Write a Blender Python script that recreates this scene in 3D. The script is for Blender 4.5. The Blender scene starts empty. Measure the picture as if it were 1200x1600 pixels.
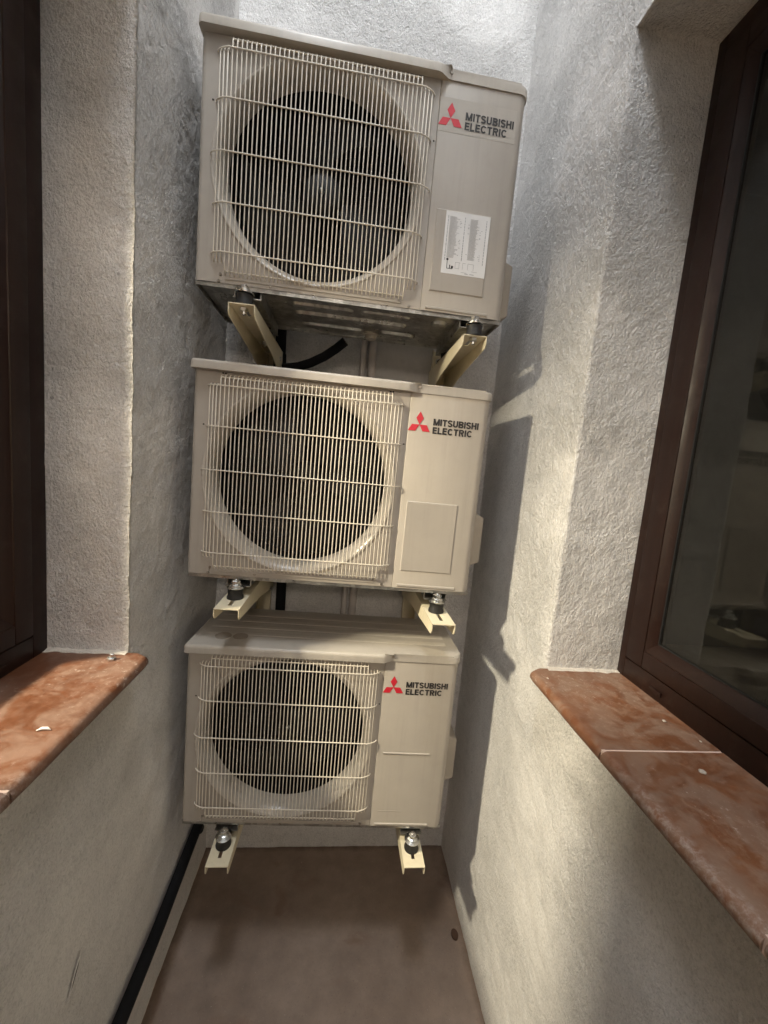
import bpy, bmesh, math, random
import numpy as np
from mathutils import Vector, Matrix, noise as mnoise
random.seed(7)
D = bpy.data
S = bpy.context.scene
COL = S.collection
PI = math.pi

# ------------------------------------------------------------------ camera
CX, CY, CZ = 0.42020544, -1.11599656, 0.34007783
R = ((0.99201985, 0.1008701, -0.07564285), (-0.09109532, 0.98820406, 0.12310315), (0.087168, -0.11523005, 0.98950683))
cam = D.cameras.new('camera')
cam.sensor_fit = 'VERTICAL'; cam.sensor_height = 36.0; cam.sensor_width = 27.0
cam.lens = 36.0*619.72/1600
cam.clip_start = 0.01; cam.clip_end = 500
co = D.objects.new('camera', cam); COL.objects.link(co)
M = Matrix.Identity(4)
for i in range(3):
    M[i][0] = R[i][0]; M[i][1] = R[i][2]; M[i][2] = -R[i][1]
M[0][3], M[1][3], M[2][3] = CX, CY, CZ
co.matrix_world = M
S.camera = co
S.cycles.max_bounces = 12; S.cycles.diffuse_bounces = 8
S.render.resolution_x, S.render.resolution_y = 768, 1024

# ------------------------------------------------------------------ sky at night (very dim)
W = D.worlds.new('World'); S.world = W; W.use_nodes = True
nt = W.node_tree; nt.nodes.clear()
bg = nt.nodes.new('ShaderNodeBackground'); wo = nt.nodes.new('ShaderNodeOutputWorld')
sk = nt.nodes.new('ShaderNodeTexSky'); sk.sky_type = 'NISHITA'; sk.sun_disc = False
sk.sun_elevation = math.radians(4); sk.sun_rotation = math.radians(200)
nt.links.new(sk.outputs[0], bg.inputs[0]); nt.links.new(bg.outputs[0], wo.inputs[0])
bg.inputs[1].default_value = 0.15

# ------------------------------------------------------------------ exposure
S.view_settings.view_transform = 'Standard'; S.view_settings.look = 'None'
S.view_settings.gamma = 1; S.view_settings.use_curve_mapping = False
S.view_settings.exposure = 0.0

# lamps: an overhead lantern on the left wall (out of frame) and a shaded pendant in the lit room on the left
LANTERN = (0.14, -0.88, 3.3); LANTERN_W = 170.0
PENDANT = (-1.0, -0.74, 1.06); PENDANT_W = 500.0
NEAR = (0.50, -3.05, 1.20); NEAR_W = 56.0  # added front fill, an invented lamp behind the camera

def point(name, loc, watts, color, radius):
    l = D.lights.new(name, 'POINT'); l.energy = watts; l.color = color; l.shadow_soft_size = radius
    o = D.objects.new(name, l); COL.objects.link(o); o.location = loc
    return o
point('lantern_light', LANTERN, LANTERN_W, (0.90, 0.95, 1.0), 0.26)
point('pendant_light', PENDANT, PENDANT_W, (1.0, 0.85, 0.66), 0.072)
point('fill_light', NEAR, NEAR_W, (1.0, 0.87, 0.74), 0.16)

# ------------------------------------------------------------------ helpers
def mat(name):
    m = D.materials.new(name); m.use_nodes = True
    n = m.node_tree; b = n.nodes['Principled BSDF']
    return m, n, b
def N(n, t, **k):
    x = n.nodes.new('ShaderNode'+t)
    for a, v in k.items():
        if a.startswith('i_'):
            x.inputs[a[2:].replace('_', ' ')].default_value = v
        else: setattr(x, a, v)
    return x
def ramp(n, src, stops):
    r = n.nodes.new('ShaderNodeValToRGB'); e = r.color_ramp.elements
    e[0].position, e[0].color = stops[0][0], stops[0][1]
    e[1].position, e[1].color = stops[-1][0], stops[-1][1]
    for p, c in stops[1:-1]:
        q = e.new(p); q.color = c
    n.links.new(src, r.inputs[0]); return r
def g(v): return (v, v, v, 1)
def rgb(r, gg, b): return (r, gg, b, 1)
def mix(n, fac, a, b, mode='MIX'):
    x = n.nodes.new('ShaderNodeMix'); x.data_type = 'RGBA'; x.blend_type = mode
    for i, v in ((0, fac), (6, a), (7, b)):
        if hasattr(v, 'links'): n.links.new(v, x.inputs[i])
        else: x.inputs[i].default_value = v
    return x.outputs[2]
def math_(n, op, a, b=None):
    x = n.nodes.new('ShaderNodeMath'); x.operation = op
    for i, v in ((0, a), (1, b)):
        if v is None: continue
        if hasattr(v, 'links'): n.links.new(v, x.inputs[i])
        else: x.inputs[i].default_value = v
    return x.outputs[0]
def noise_tex(n, scale, detail=3, rough=0.5, dist=0.0, vec=None):
    x = N(n, 'TexNoise'); x.inputs['Scale'].default_value = scale; x.inputs['Detail'].default_value = detail
    x.inputs['Roughness'].default_value = rough; x.inputs['Distortion'].default_value = dist
    if vec is None:
        t = n.nodes.get('tc') or N(n, 'TexCoord'); t.name = 'tc'; vec = t.outputs['Object']
    n.links.new(vec, x.inputs['Vector']); return x.outputs['Fac']
def bump(n, b, h, strength, dist, prev=None):
    x = N(n, 'Bump'); x.inputs['Strength'].default_value = strength; x.inputs['Distance'].default_value = dist
    n.links.new(h, x.inputs['Height'])
    if prev is not None: n.links.new(prev.outputs[0], x.inputs['Normal'])
    n.links.new(x.outputs[0], b.inputs['Normal']); return x

def add_box(bm, lo, hi, bev=0.0):
    x0, y0, z0 = lo; x1, y1, z1 = hi
    vs = [bm.verts.new(p) for p in ((x0,y0,z0),(x1,y0,z0),(x1,y1,z0),(x0,y1,z0),(x0,y0,z1),(x1,y0,z1),(x1,y1,z1),(x0,y1,z1))]
    fs = [bm.faces.new([vs[i] for i in q]) for q in ((0,3,2,1),(4,5,6,7),(0,1,5,4),(1,2,6,5),(2,3,7,6),(3,0,4,7))]
    if bev:
        es = list({e for f in fs for e in f.edges})
        bmesh.ops.bevel(bm, geom=es, offset=bev, segments=2, affect='EDGES', profile=0.6)
def add_prism(bm, pts, z0, z1, bev=0.0):
    """pts: plan outline (x,y) counter-clockwise"""
    lo = [bm.verts.new((x, y, z0)) for x, y in pts]; hi = [bm.verts.new((x, y, z1)) for x, y in pts]
    n = len(pts); fs = []
    f0 = bm.faces.new(lo[::-1]); f1 = bm.faces.new(hi)
    for i in range(n): fs.append(bm.faces.new((lo[i], lo[(i+1) % n], hi[(i+1) % n], hi[i])))
    if bev:
        bmesh.ops.bevel(bm, geom=list(f1.edges), offset=bev, segments=4, affect='EDGES', profile=0.5)
def add_tube(bm, pts, r, seg=6, caps=True):
    P = [Vector(p) for p in pts]; rings = []
    rr = r if isinstance(r, (list, tuple)) else [r]*len(P)
    up = None
    for i, p in enumerate(P):
        t = (P[min(i+1, len(P)-1)]-P[max(i-1, 0)]).normalized()
        if up is None:
            up = Vector((1, 0, 0)) if abs(t.x) < 0.8 else Vector((0, 1, 0))
        a = (up - t*up.dot(t)).normalized(); b = t.cross(a); up = a
        rings.append([bm.verts.new(p + (a*math.cos(2*PI*k/seg)+b*math.sin(2*PI*k/seg))*rr[i]) for k in range(seg)])
    for i in range(len(rings)-1):
        for k in range(seg):
            bm.faces.new((rings[i][k], rings[i][(k+1) % seg], rings[i+1][(k+1) % seg], rings[i+1][k]))
    if caps:
        bm.faces.new(rings[0][::-1]); bm.faces.new(rings[-1])
def add_lathe(bm, prof, c, axis='Z', seg=24, closed_ends=True):
    """prof: list of (radius, height along axis)"""
    rings = []
    for r, h in prof:
        ring = []
        for k in range(seg):
            a = 2*PI*k/seg
            if axis == 'Z': p = (c[0]+r*math.cos(a), c[1]+r*math.sin(a), c[2]+h)
            elif axis == 'Y': p = (c[0]+r*math.cos(a), c[1]+h, c[2]+r*math.sin(a))
            else: p = (c[0]+h, c[1]+r*math.cos(a), c[2]+r*math.sin(a))
            ring.append(bm.verts.new(p))
        rings.append(ring)
    for i in range(len(rings)-1):
        for k in range(seg):
            bm.faces.new((rings[i][k], rings[i][(k+1) % seg], rings[i+1][(k+1) % seg], rings[i+1][k]))
    if closed_ends:
        bm.faces.new(rings[0][::-1]); bm.faces.new(rings[-1])
def obj(name, bm, m=None, parent=None, smooth=None, loc=None):
    me = D.meshes.new(name)
    bmesh.ops.recalc_face_normals(bm, faces=bm.faces)
    bm.to_mesh(me); bm.free()
    if m: me.materials.append(m)
    if smooth is not None:
        for p in me.polygons: p.use_smooth = True
        if smooth < 180:
            me.set_sharp_from_angle(angle=math.radians(smooth))
    o = D.objects.new(name, me); COL.objects.link(o)
    if parent: o.parent = parent
    if loc: o.location = loc
    return o
def inst(name, me, parent, loc=(0, 0, 0), rot=(0, 0, 0)):
    o = D.objects.new(name, me); COL.objects.link(o); o.parent = parent; o.location = loc; o.rotation_euler = rot
    return o
def tag(o, label, cat, group=None):
    o['label'] = label; o['category'] = cat
    if group: o['group'] = group
    return o
def thing(name, label, cat, loc=(0, 0, 0), rot=(0, 0, 0), group=None):
    o = D.objects.new(name, None); COL.objects.link(o); o.location = loc; o.rotation_euler = rot
    o.empty_display_size = 0.05
    return tag(o, label, cat, group)
def struct(o): o['kind'] = 'structure'; return o
def BM(): return bmesh.new()

# ------------------------------------------------------------------ materials
def plaster(name, base, rough_amt=1.0, low_smooth=True):
    m, n, b = mat(name)
    tc = N(n, 'TexCoord'); tc.name = 'tc'; P = tc.outputs['Object']
    sep = N(n, 'SeparateXYZ'); n.links.new(P, sep.inputs[0])
    big = noise_tex(n, 3.0, 4, 0.55); mid = noise_tex(n, 22, 5, 0.6)
    c = ramp(n, big, [(0.30, rgb(base[0]*0.90, base[1]*0.895, base[2]*0.89)), (0.70, rgb(base[0]*1.04, base[1]*1.035, base[2]*1.03))])
    c2 = ramp(n, mid, [(0.25, g(0.86)), (0.5, g(1.0)), (0.75, g(1.04))])
    col = mix(n, 1.0, c.outputs[0], c2.outputs[0], 'MULTIPLY')
    # sparse dark specks and pinholes
    sp = N(n, 'TexVoronoi'); sp.inputs['Scale'].default_value = 16; n.links.new(P, sp.inputs['Vector'])
    spm = ramp(n, sp.outputs['Distance'], [(0.0, g(0.55)), (0.045, g(0.6)), (0.07, g(1))])
    rnd = noise_tex(n, 9, 2); rm = ramp(n, rnd, [(0.57, g(0)), (0.60, g(1))])
    col = mix(n, rm.outputs[0], col, mix(n, 1.0, col, spm.outputs[0], 'MULTIPLY'))
    # fine fleck tone, darker and paler at random
    gd = ramp(n, noise_tex(n, 190, 4, 0.65, 0.3), [(0.34, g(0.80)), (0.50, g(0.99)), (0.70, g(1.05))])
    col = mix(n, 1.0, col, gd.outputs[0], 'MULTIPLY')
    # fine mineral grain
    gr = noise_tex(n, 520, 2, 0.6); grm = ramp(n, gr, [(0.3, g(0.90)), (0.7, g(1.05))])
    col = mix(n, 1.0, col, grm.outputs[0], 'MULTIPLY')
    n.links.new(col, b.inputs['Base Color'])
    b.inputs['Roughness'].default_value = 0.85
    b.inputs['Specular IOR Level'].default_value = 0.45
    # relief: combed flecks of thrown plaster, smoother below the sills
    mp = N(n, 'Mapping'); mp.inputs['Scale'].default_value = (1, 1, 0.72); mp.inputs['Rotation'].default_value = (0.5, 0.35, 0.3)
    n.links.new(P, mp.inputs['Vector'])
    f1 = noise_tex(n, 205, 4, 0.66, 0.0, mp.outputs[0])
    f2 = noise_tex(n, 88, 4, 0.58, 0.0, mp.outputs[0])
    f1s = ramp(n, f1, [(0.36, g(0)), (0.52, g(0.45)), (0.66, g(1))])
    f2s = ramp(n, f2, [(0.40, g(0)), (0.60, g(1))])
    patch = ramp(n, noise_tex(n, 3.6, 3, 0.5), [(0.36, g(0.35)), (0.58, g(1.0))])
    h = math_(n, 'ADD', f1s.outputs[0], math_(n, 'MULTIPLY', f2s.outputs[0], 0.7))
    if low_smooth:
        mr = N(n, 'MapRange'); mr.inputs['From Min'].default_value = -0.75; mr.inputs['From Max'].default_value = 0.0
        mr.inputs['To Min'].default_value = 0.36; mr.inputs['To Max'].default_value = 1.0
        n.links.new(sep.outputs['Z'], mr.inputs[0])
        h = math_(n, 'MULTIPLY', h, mr.outputs[0])
    h = math_(n, 'MULTIPLY', h, patch.outputs[0])
    bump(n, b, h, 1.0*rough_amt, 0.0040)
    return m
M_PLASTER = plaster('plaster', (0.74, 0.725, 0.71))

XL_, XR_, YB_ = -0.0417, 0.9581, 0.4075
def concrete_floor():
    m, n, b = mat('screed')
    a = noise_tex(n, 2.2, 5, 0.6); c = noise_tex(n, 14, 6, 0.65)
    r = ramp(n, a, [(0.3, rgb(0.23, 0.165, 0.125)), (0.7, rgb(0.36, 0.275, 0.22))])
    r2 = ramp(n, c, [(0.3, g(0.78)), (0.7, g(1.12))])
    col = mix(n, 1, r.outputs[0], r2.outputs[0], 'MULTIPLY')
    st = ramp(n, noise_tex(n, 6.5, 3, 0.5, 1.0), [(0.60, g(0)), (0.74, g(0.6))])
    col = mix(n, st.outputs[0], col, rgb(0.20, 0.12, 0.08))
    # grit and dirt gathered along the walls
    gt = ramp(n, noise_tex(n, 210, 5, 0.75), [(0.60, g(0)), (0.70, g(0.7))])
    col = mix(n, gt.outputs[0], col, rgb(0.13, 0.09, 0.07))
    gl = ramp(n, noise_tex(n, 160, 3, 0.7, 0, None), [(0.66, g(0)), (0.74, g(0.6))])
    col = mix(n, gl.outputs[0], col, rgb(0.5, 0.44, 0.38))
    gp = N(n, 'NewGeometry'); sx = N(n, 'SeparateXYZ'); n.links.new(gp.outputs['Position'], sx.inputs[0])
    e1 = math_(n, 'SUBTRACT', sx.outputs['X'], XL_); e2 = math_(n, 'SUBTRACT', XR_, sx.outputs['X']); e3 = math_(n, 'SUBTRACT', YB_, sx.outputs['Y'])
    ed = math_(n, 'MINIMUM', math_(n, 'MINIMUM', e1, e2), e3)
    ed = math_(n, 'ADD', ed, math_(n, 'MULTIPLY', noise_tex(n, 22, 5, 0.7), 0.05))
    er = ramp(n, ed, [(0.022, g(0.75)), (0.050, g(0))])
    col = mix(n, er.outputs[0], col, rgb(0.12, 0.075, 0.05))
    n.links.new(col, b.inputs['Base Color'])
    rr = ramp(n, c, [(0.3, g(0.55)), (0.7, g(0.8))]); n.links.new(rr.outputs[0], b.inputs['Roughness'])
    bump(n, b, noise_tex(n, 60, 5, 0.6), 0.35, 0.002)
    return m
M_FLOOR = concrete_floor()

def paint(name, col, rough=0.42, dust=0.12, orange=0.10):
    m, n, b = mat(name)
    big = noise_tex(n, 5, 4, 0.6)
    c1 = tuple(v*0.93 for v in col); c2 = tuple(min(1, v*1.03) for v in col)
    r = ramp(n, big, [(0.3, rgb(*c1)), (0.7, rgb(*c2))])
    sm = ramp(n, noise_tex(n, 34, 5, 0.7), [(0.55, g(0)), (0.78, g(dust))])
    c = mix(n, sm.outputs[0], r.outputs[0], rgb(col[0]*0.62, col[1]*0.58, col[2]*0.52))
    t = n.nodes.get('tc'); mp = N(n, 'Mapping'); mp.inputs['Scale'].default_value = (1, 1, 0.05); n.links.new(t.outputs['Object'], mp.inputs['Vector'])
    st = ramp(n, noise_tex(n, 60, 4, 0.6, 0, mp.outputs[0]), [(0.5, g(1.0)), (0.72, g(0.93))])
    c = mix(n, 1.0, c, st.outputs[0], 'MULTIPLY')
    n.links.new(c, b.inputs['Base Color'])
    rr = ramp(n, noise_tex(n, 12, 4, 0.6), [(0.3, g(rough-0.08)), (0.7, g(rough+0.12))]); n.links.new(rr.outputs[0], b.inputs['Roughness'])
    bump(n, b, noise_tex(n, 420, 2, 0.5), orange, 0.0006)
    return m
M_BEIGE = paint('beige_enamel', (0.395, 0.356, 0.310))
M_LID = paint('lid_enamel', (0.45, 0.408, 0.354), 0.36, 0.3)
M_WIRE = paint('wire_coating', (0.72, 0.66, 0.565), 0.4, 0.1)
M_PLASTIC = paint('beige_plastic', (0.41, 0.365, 0.31), 0.5)
M_BRACKET = paint('cream_powder_coat', (0.74, 0.66, 0.48), 0.45, 0.25)
M_DECAL = paint('decal_film', (0.418, 0.378, 0.330), 0.35, 0.05)
M_RING = paint('fan_ring_paint', (0.47, 0.428, 0.373), 0.22, 0.10, 0.03)

def simple(name, col, rough, metal=0.0, spec=0.5, bscale=None, bstr=0.1, bdist=0.001, var=0.12):
    m, n, b = mat(name)
    r = ramp(n, noise_tex(n, 18, 5, 0.65), [(0.3, rgb(*[v*(1-var) for v in col])), (0.7, rgb(*[min(1, v*(1+var)) for v in col]))])
    n.links.new(r.outputs[0], b.inputs['Base Color'])
    q = ramp(n, noise_tex(n, 30, 4, 0.6), [(0.3, g(max(0.03, rough-0.07))), (0.7, g(min(1, rough+0.1)))])
    n.links.new(q.outputs[0], b.inputs['Roughness'])
    b.inputs['Metallic'].default_value = metal; b.inputs['Specular IOR Level'].default_value = spec
    if bscale: bump(n, b, noise_tex(n, bscale, 3, 0.55), bstr, bdist)
    return m
M_BLACK = simple('black_plastic', (0.012, 0.011, 0.011), 0.45)
M_FAN = simple('fan_plastic', (0.011, 0.0105, 0.0105), 0.5, spec=0.2)
M_CAVITY = simple('cavity_paint', (0.007, 0.0065, 0.0065), 0.8, spec=0.1)
M_FIN = simple('coil_fins', (0.05, 0.051, 0.055), 0.4, 0.6)
M_FOAM = simple('pipe_insulation', (0.007, 0.007, 0.008), 0.75, spec=0.2, bscale=240, bstr=0.35)
M_RUBBER = simple('rubber', (0.014, 0.013, 0.013), 0.6)
M_ZINC = simple('zinc', (0.62, 0.62, 0.60), 0.25, 1.0)
M_SCREW = simple('dull_screw', (0.34, 0.31, 0.27), 0.4, 1.0)
M_RED = simple('logo_red', (0.55, 0.018, 0.035), 0.4, var=0.04)
M_INK = simple('logo_black', (0.018, 0.016, 0.016), 0.45, var=0.04)
M_GREYINK = simple('grey_print', (0.30, 0.30, 0.31), 0.5)
M_LABEL = simple('label_paper', (0.74, 0.73, 0.72), 0.45, var=0.03)
M_PVC = simple('wall_paint_on_pipe', (0.52, 0.48, 0.455), 0.6)
M_HOLE = simple('dark_hole', (0.01, 0.008, 0.007), 0.9)
M_CHIP = simple('plaster_chip', (0.72, 0.69, 0.64), 0.8)
M_CRUMB = simple('plaster_crumb', (0.45, 0.40, 0.34), 0.9)
M_MORTAR = simple('mortar', (0.55, 0.50, 0.44), 0.95, bscale=170, bstr=0.9, bdist=0.004)
M_GROUT = simple('grout', (0.62, 0.47, 0.40), 0.95, bscale=300, bstr=0.6, bdist=0.002)
M_GASKET = simple('gasket', (0.008, 0.008, 0.008), 0.5)
M_ROOM = simple('room_paint', (0.55, 0.47, 0.36), 0.8)
M_ROOMDARK = simple('unlit_room_tone', (0.03, 0.029, 0.026), 0.8)  # lack of light in the right room put into its wall colour
M_WOOD = simple('dark_wood', (0.07, 0.045, 0.03), 0.5)
M_PARCEL = simple('pale_box', (0.5, 0.46, 0.40), 0.7)

def galv():
    m, n, b = mat('galvanised_steel')
    v = N(n, 'TexVoronoi'); v.inputs['Scale'].default_value = 70
    t = N(n, 'TexCoord'); t.name = 'tc'; n.links.new(t.outputs['Object'], v.inputs['Vector'])
    r = ramp(n, v.outputs['Color'], [(0.2, rgb(0.36, 0.355, 0.33)), (0.8, rgb(0.56, 0.55, 0.52))])
    d = ramp(n, noise_tex(n, 9, 5, 0.65), [(0.42, g(0)), (0.68, g(0.7))])
    n.links.new(mix(n, d.outputs[0], r.outputs[0], rgb(0.16, 0.14, 0.115)), b.inputs['Base Color'])
    b.inputs['Metallic'].default_value = 0.9
    q = ramp(n, noise_tex(n, 22, 5, 0.65), [(0.3, g(0.22)), (0.7, g(0.5))]); n.links.new(q.outputs[0], b.inputs['Roughness'])
    bump(n, b, noise_tex(n, 26, 3, 0.5), 0.25, 0.003)
    return m
M_GALV = galv()

def frame_wood():
    m, n, b = mat('brown_window_foil')
    t = N(n, 'TexCoord'); t.name = 'tc'
    mp = N(n, 'Mapping'); mp.inputs['Scale'].default_value = (1, 1, 0.06); n.links.new(t.outputs['Object'], mp.inputs['Vector'])
    gr = noise_tex(n, 170, 4, 0.6, 0.2, mp.outputs[0])
    r = ramp(n, gr, [(0.3, rgb(0.0115, 0.0040, 0.0024)), (0.7, rgb(0.018, 0.0061, 0.0036))])
    du = ramp(n, noise_tex(n, 24, 6, 0.7), [(0.55, g(0)), (0.85, g(0.10))]); b.inputs['Specular IOR Level'].default_value = 0.3
    n.links.new(mix(n, du.outputs[0], r.outputs[0], rgb(0.22, 0.17, 0.14)), b.inputs['Base Color'])
    q = ramp(n, noise_tex(n, 14, 5, 0.6), [(0.3, g(0.34)), (0.7, g(0.55))]); n.links.new(q.outputs[0], b.inputs['Roughness'])
    bump(n, b, gr, 0.12, 0.0006)
    return m
M_FRAME = frame_wood()

def glass():
    m, n, b = mat('window_glass')
    n.nodes.remove(b)
    out = n.nodes['Material Output']
    tr = N(n, 'BsdfTransparent'); tr.inputs[0].default_value = (0.80, 0.82, 0.80, 1)
    gl = N(n, 'BsdfGlossy'); gl.inputs['Roughness'].default_value = 0.025; gl.inputs[0].default_value = (0.9, 0.9, 0.88, 1)
    fr = N(n, 'Fresnel'); fr.inputs[0].default_value = 1.5
    ge = N(n, 'NewGeometry'); f = math_(n, 'MULTIPLY', fr.outputs[0], math_(n, 'SUBTRACT', 1.0, ge.outputs['Backfacing']))
    mx = N(n, 'MixShader'); n.links.new(f, mx.inputs[0]); n.links.new(tr.outputs[0], mx.inputs[1]); n.links.new(gl.outputs[0], mx.inputs[2])
    # thin film of dust
    df = N(n, 'BsdfDiffuse'); df.inputs[0].default_value = (0.5, 0.47, 0.42, 1)
    dr = ramp(n, noise_tex(n, 4, 6, 0.7), [(0.3, g(0.003)), (0.75, g(0.018))])
    m2 = N(n, 'MixShader'); n.links.new(dr.outputs[0], m2.inputs[0]); n.links.new(mx.outputs[0], m2.inputs[1]); n.links.new(df.outputs[0], m2.inputs[2])
    n.links.new(m2.outputs[0], out.inputs[0])
    return m
M_GLASS = glass()

def terracotta(name, c_lo, c_hi, dust_c, dust_amt, edge):
    m, n, b = mat(name)
    a = noise_tex(n, 7, 5, 0.6, 0.6)
    r = ramp(n, a, [(0.3, rgb(*c_lo)), (0.7, rgb(*c_hi))])
    col = r.outputs[0]
    d1 = ramp(n, noise_tex(n, 11, 7, 0.68, 0.8), [(0.44, g(0)), (0.56, g(dust_amt*0.7)), (0.75, g(dust_amt))])
    d2 = ramp(n, noise_tex(n, 90, 5, 0.75), [(0.58, g(0)), (0.72, g(0.75))])
    dm = ramp(n, noise_tex(n, 5.0, 4, 0.6), [(0.45, g(0)), (0.62, g(1))])
    col = mix(n, d1.outputs[0], col, rgb(*dust_c))
    d3 = ramp(n, noise_tex(n, 38, 8, 0.78, 0.4), [(0.46, g(0)), (0.60, g(0.5)), (0.8, g(0.75))])
    col = mix(n, math_(n, 'MULTIPLY', d3.outputs[0], ramp(n, noise_tex(n, 4.2, 4, 0.6), [(0.38, g(0)), (0.6, g(1))]).outputs[0]), col, rgb(*[v*1.25 for v in dust_c]))
    # worn pale front edge, in patches
    gp = N(n, 'NewGeometry'); sx = N(n, 'SeparateXYZ'); n.links.new(gp.outputs['Position'], sx.inputs[0])
    er = N(n, 'MapRange'); er.inputs['From Min'].default_value = edge[0]; er.inputs['From Max'].default_value = edge[1]
    n.links.new(sx.outputs['X'], er.inputs[0])
    yr = N(n, 'MapRange'); yr.inputs['From Min'].default_value = -0.50; yr.inputs['From Max'].default_value = -0.62
    n.links.new(sx.outputs['Y'], yr.inputs[0])
    e2 = ramp(n, noise_tex(n, 75, 7, 0.75, 0.3), [(0.46, g(0)), (0.66, g(0.6))])
    em = math_(n, 'MULTIPLY', math_(n, 'MULTIPLY', er.outputs[0], yr.outputs[0]), e2.outputs[0])
    col = mix(n, em, col, rgb(0.42, 0.36, 0.32))
    col = mix(n, math_(n, 'MULTIPLY', d2.outputs[0], dm.outputs[0]), col, rgb(0.62, 0.55, 0.48))
    n.links.new(col, b.inputs['Base Color'])
    q = ramp(n, d1.outputs[0], [(0.0, g(0.34)), (0.6, g(0.75))]); n.links.new(q.outputs[0], b.inputs['Roughness'])
    bump(n, b, math_(n, 'ADD', noise_tex(n, 55, 5, 0.6), math_(n, 'MULTIPLY', d2.outputs[0], 0.4)), 0.35, 0.0016)
    return m
M_TILE_L = terracotta('terracotta_glaze', (0.095, 0.034, 0.015), (0.145, 0.056, 0.027), (0.20, 0.13, 0.095), 0.6, (-0.02, -0.004))
M_TILE_R = terracotta('terracotta_glaze_red', (0.13, 0.046, 0.020), (0.205, 0.082, 0.036), (0.24, 0.168, 0.122), 0.65, (0.934, 0.918))

# ------------------------------------------------------------------ the shaft
XL, XR, YB, YF, ZF, ZT = -0.0417, 0.9581, 0.4075, -1.95, -1.2938, 4.2
YR = -0.21                      # far jamb of both windows
YN = -1.36                      # near jamb
SILL = -0.13; LINTEL_L = 1.31; LINTEL_R = 1.305
FXL, FXR = -0.208, 1.145        # faces of the window frames
def axis(stops):
    """stops: list of (coordinate, step up to the next)"""
    out = []
    for (a, s), (b, _) in zip(stops[:-1], stops[1:]):
        k = max(1, round((b-a)/s)); out += [a+(b-a)*i/k for i in range(k)]
    return np.array(out+[stops[-1][0]])
def relief(p, n):
    v = Vector(p)
    a = mnoise.noise(v*5.0)*0.0030 + mnoise.noise(v*17.0)*0.0016
    low = 0.45 if v.z < -0.2 else 1.0
    b = mnoise.noise(v*60.0)*0.0012 + mnoise.noise(v*105.0)*0.0014
    return a + b*low
def sheet(name, m, quads, disp=True):
    """quads: list of (origin fn(u,v), u array, v array, keep fn) sharing welded vertices"""
    idx = {}; V = []; F = []
    def vid(p):
        k = (round(p[0], 4), round(p[1], 4), round(p[2], 4))
        if k not in idx: idx[k] = len(V); V.append(p)
        return idx[k]
    for fn, U, Wv, keep in quads:
        ids = {}
        for i in range(len(U)-1):
            for j in range(len(Wv)-1):
                if keep and not keep((U[i]+U[i+1])/2, (Wv[j]+Wv[j+1])/2): continue
                q = []
                for a, b in ((i, j), (i+1, j), (i+1, j+1), (i, j+1)):
                    if (a, b) not in ids: ids[(a, b)] = vid(fn(U[a], Wv[b]))
                    q.append(ids[(a, b)])
                F.append(q)
    me = D.meshes.new(name); me.from_pydata(V, [], F); me.update()
    if disp:
        nrm = np.empty(len(V)*3, dtype=np.float32); me.vertices.foreach_get('normal', nrm); nrm = nrm.reshape(-1, 3)
        A = np.array(V)
        d = np.array([relief(p, None) for p in V])
        A = A + nrm*d[:, None]
        me.vertices.foreach_set('co', A.astype(np.float32).ravel()); me.update()
    me.materials.append(m)
    for p in me.polygons: p.use_smooth = True
    o = D.objects.new(name, me); COL.objects.link(o)
    return o
ys = axis([(YF, 0.12), (YN, 0.04), (-0.9, 0.007), (YR, 0.007), (YB, 0.007)])
zs = axis([(ZF, 0.007), (SILL-0.024, 0.007), (LINTEL_R, 0.007), (LINTEL_L, 0.007), (1.9, 0.08), (ZT, 0.1)])
HB = SILL-0.024
hole = lambda lint: (lambda y, z: not (YN < y < YR and HB < z < lint))
zr = lambda lint: zs[(zs >= HB-1e-6) & (zs <= lint+1e-6)]
yr_ = ys[(ys >= YN-1e-6) & (ys <= YR+1e-6)]
def shaft_wall(name, X, FX, lint):
    xs = axis([(min(X, FX), 0.007), (max(X, FX), 0)])
    quads = [(lambda y, z: (X, y, z), ys, zs, hole(lint)),
             (lambda x, z: (x, YR, z), xs, zr(lint), None),
             (lambda x, z: (x, YN, z), xs, zr(lint), None),
             (lambda x, y: (x, y, lint), xs, yr_, None),
             (lambda x, y: (x, y, HB), xs, yr_, None)]
    # orient so that the normals are consistent
    if X < 0.5:
        quads = [(lambda y, z: (X, y, z), ys, zs, hole(lint)),
                 (lambda z, x: (x, YR, z), zr(lint), xs, None),
                 (lambda x, z: (x, YN, z), xs[::-1], zr(lint), None),
                 (lambda x, y: (x, y, lint), xs, yr_[::-1], None),
                 (lambda x, y: (x, y, HB), xs, yr_, None)]
    else:
        quads = [(lambda z, y: (X, y, z), zs, ys, lambda z, y: hole(lint)(y, z)),
                 (lambda x, z: (x, YR, z), xs, zr(lint), None),
                 (lambda z, x: (x, YN, z), zr(lint), xs, None),
                 (lambda x, y: (x, y, lint), xs, yr_[::-1], None),
                 (lambda x, y: (x, y, HB), xs, yr_, None)]
    return struct(sheet(name, M_PLASTER, quads))
shaft_wall('wall_left', XL, FXL-0.03, LINTEL_L)
shaft_wall('wall_right', XR, FXR+0.03, LINTEL_R)
xs_b = axis([(XL-0.01, 0.007), (XR+0.01, 0)])
struct(sheet('wall_back', M_PLASTER, [(lambda x, z: (x, YB, z), xs_b, zs, None)]))
struct(sheet('wall_front', M_PLASTER, [(lambda x, z: (x, YF, z), axis([(XL-0.01, 0.1), (XL+0.08, 0.1), (XR-0.08, 0.1), (XR+0.01, 0)]), axis([(ZF, 0.1), (0.42, 0.1), (1.085, 0.1), (ZT, 0)]), lambda x, z: not (XL+0.08 < x < XR-0.08 and 0.42 < z < 1.085))], False))  # opening added behind the camera, its height shapes the fill beam
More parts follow.
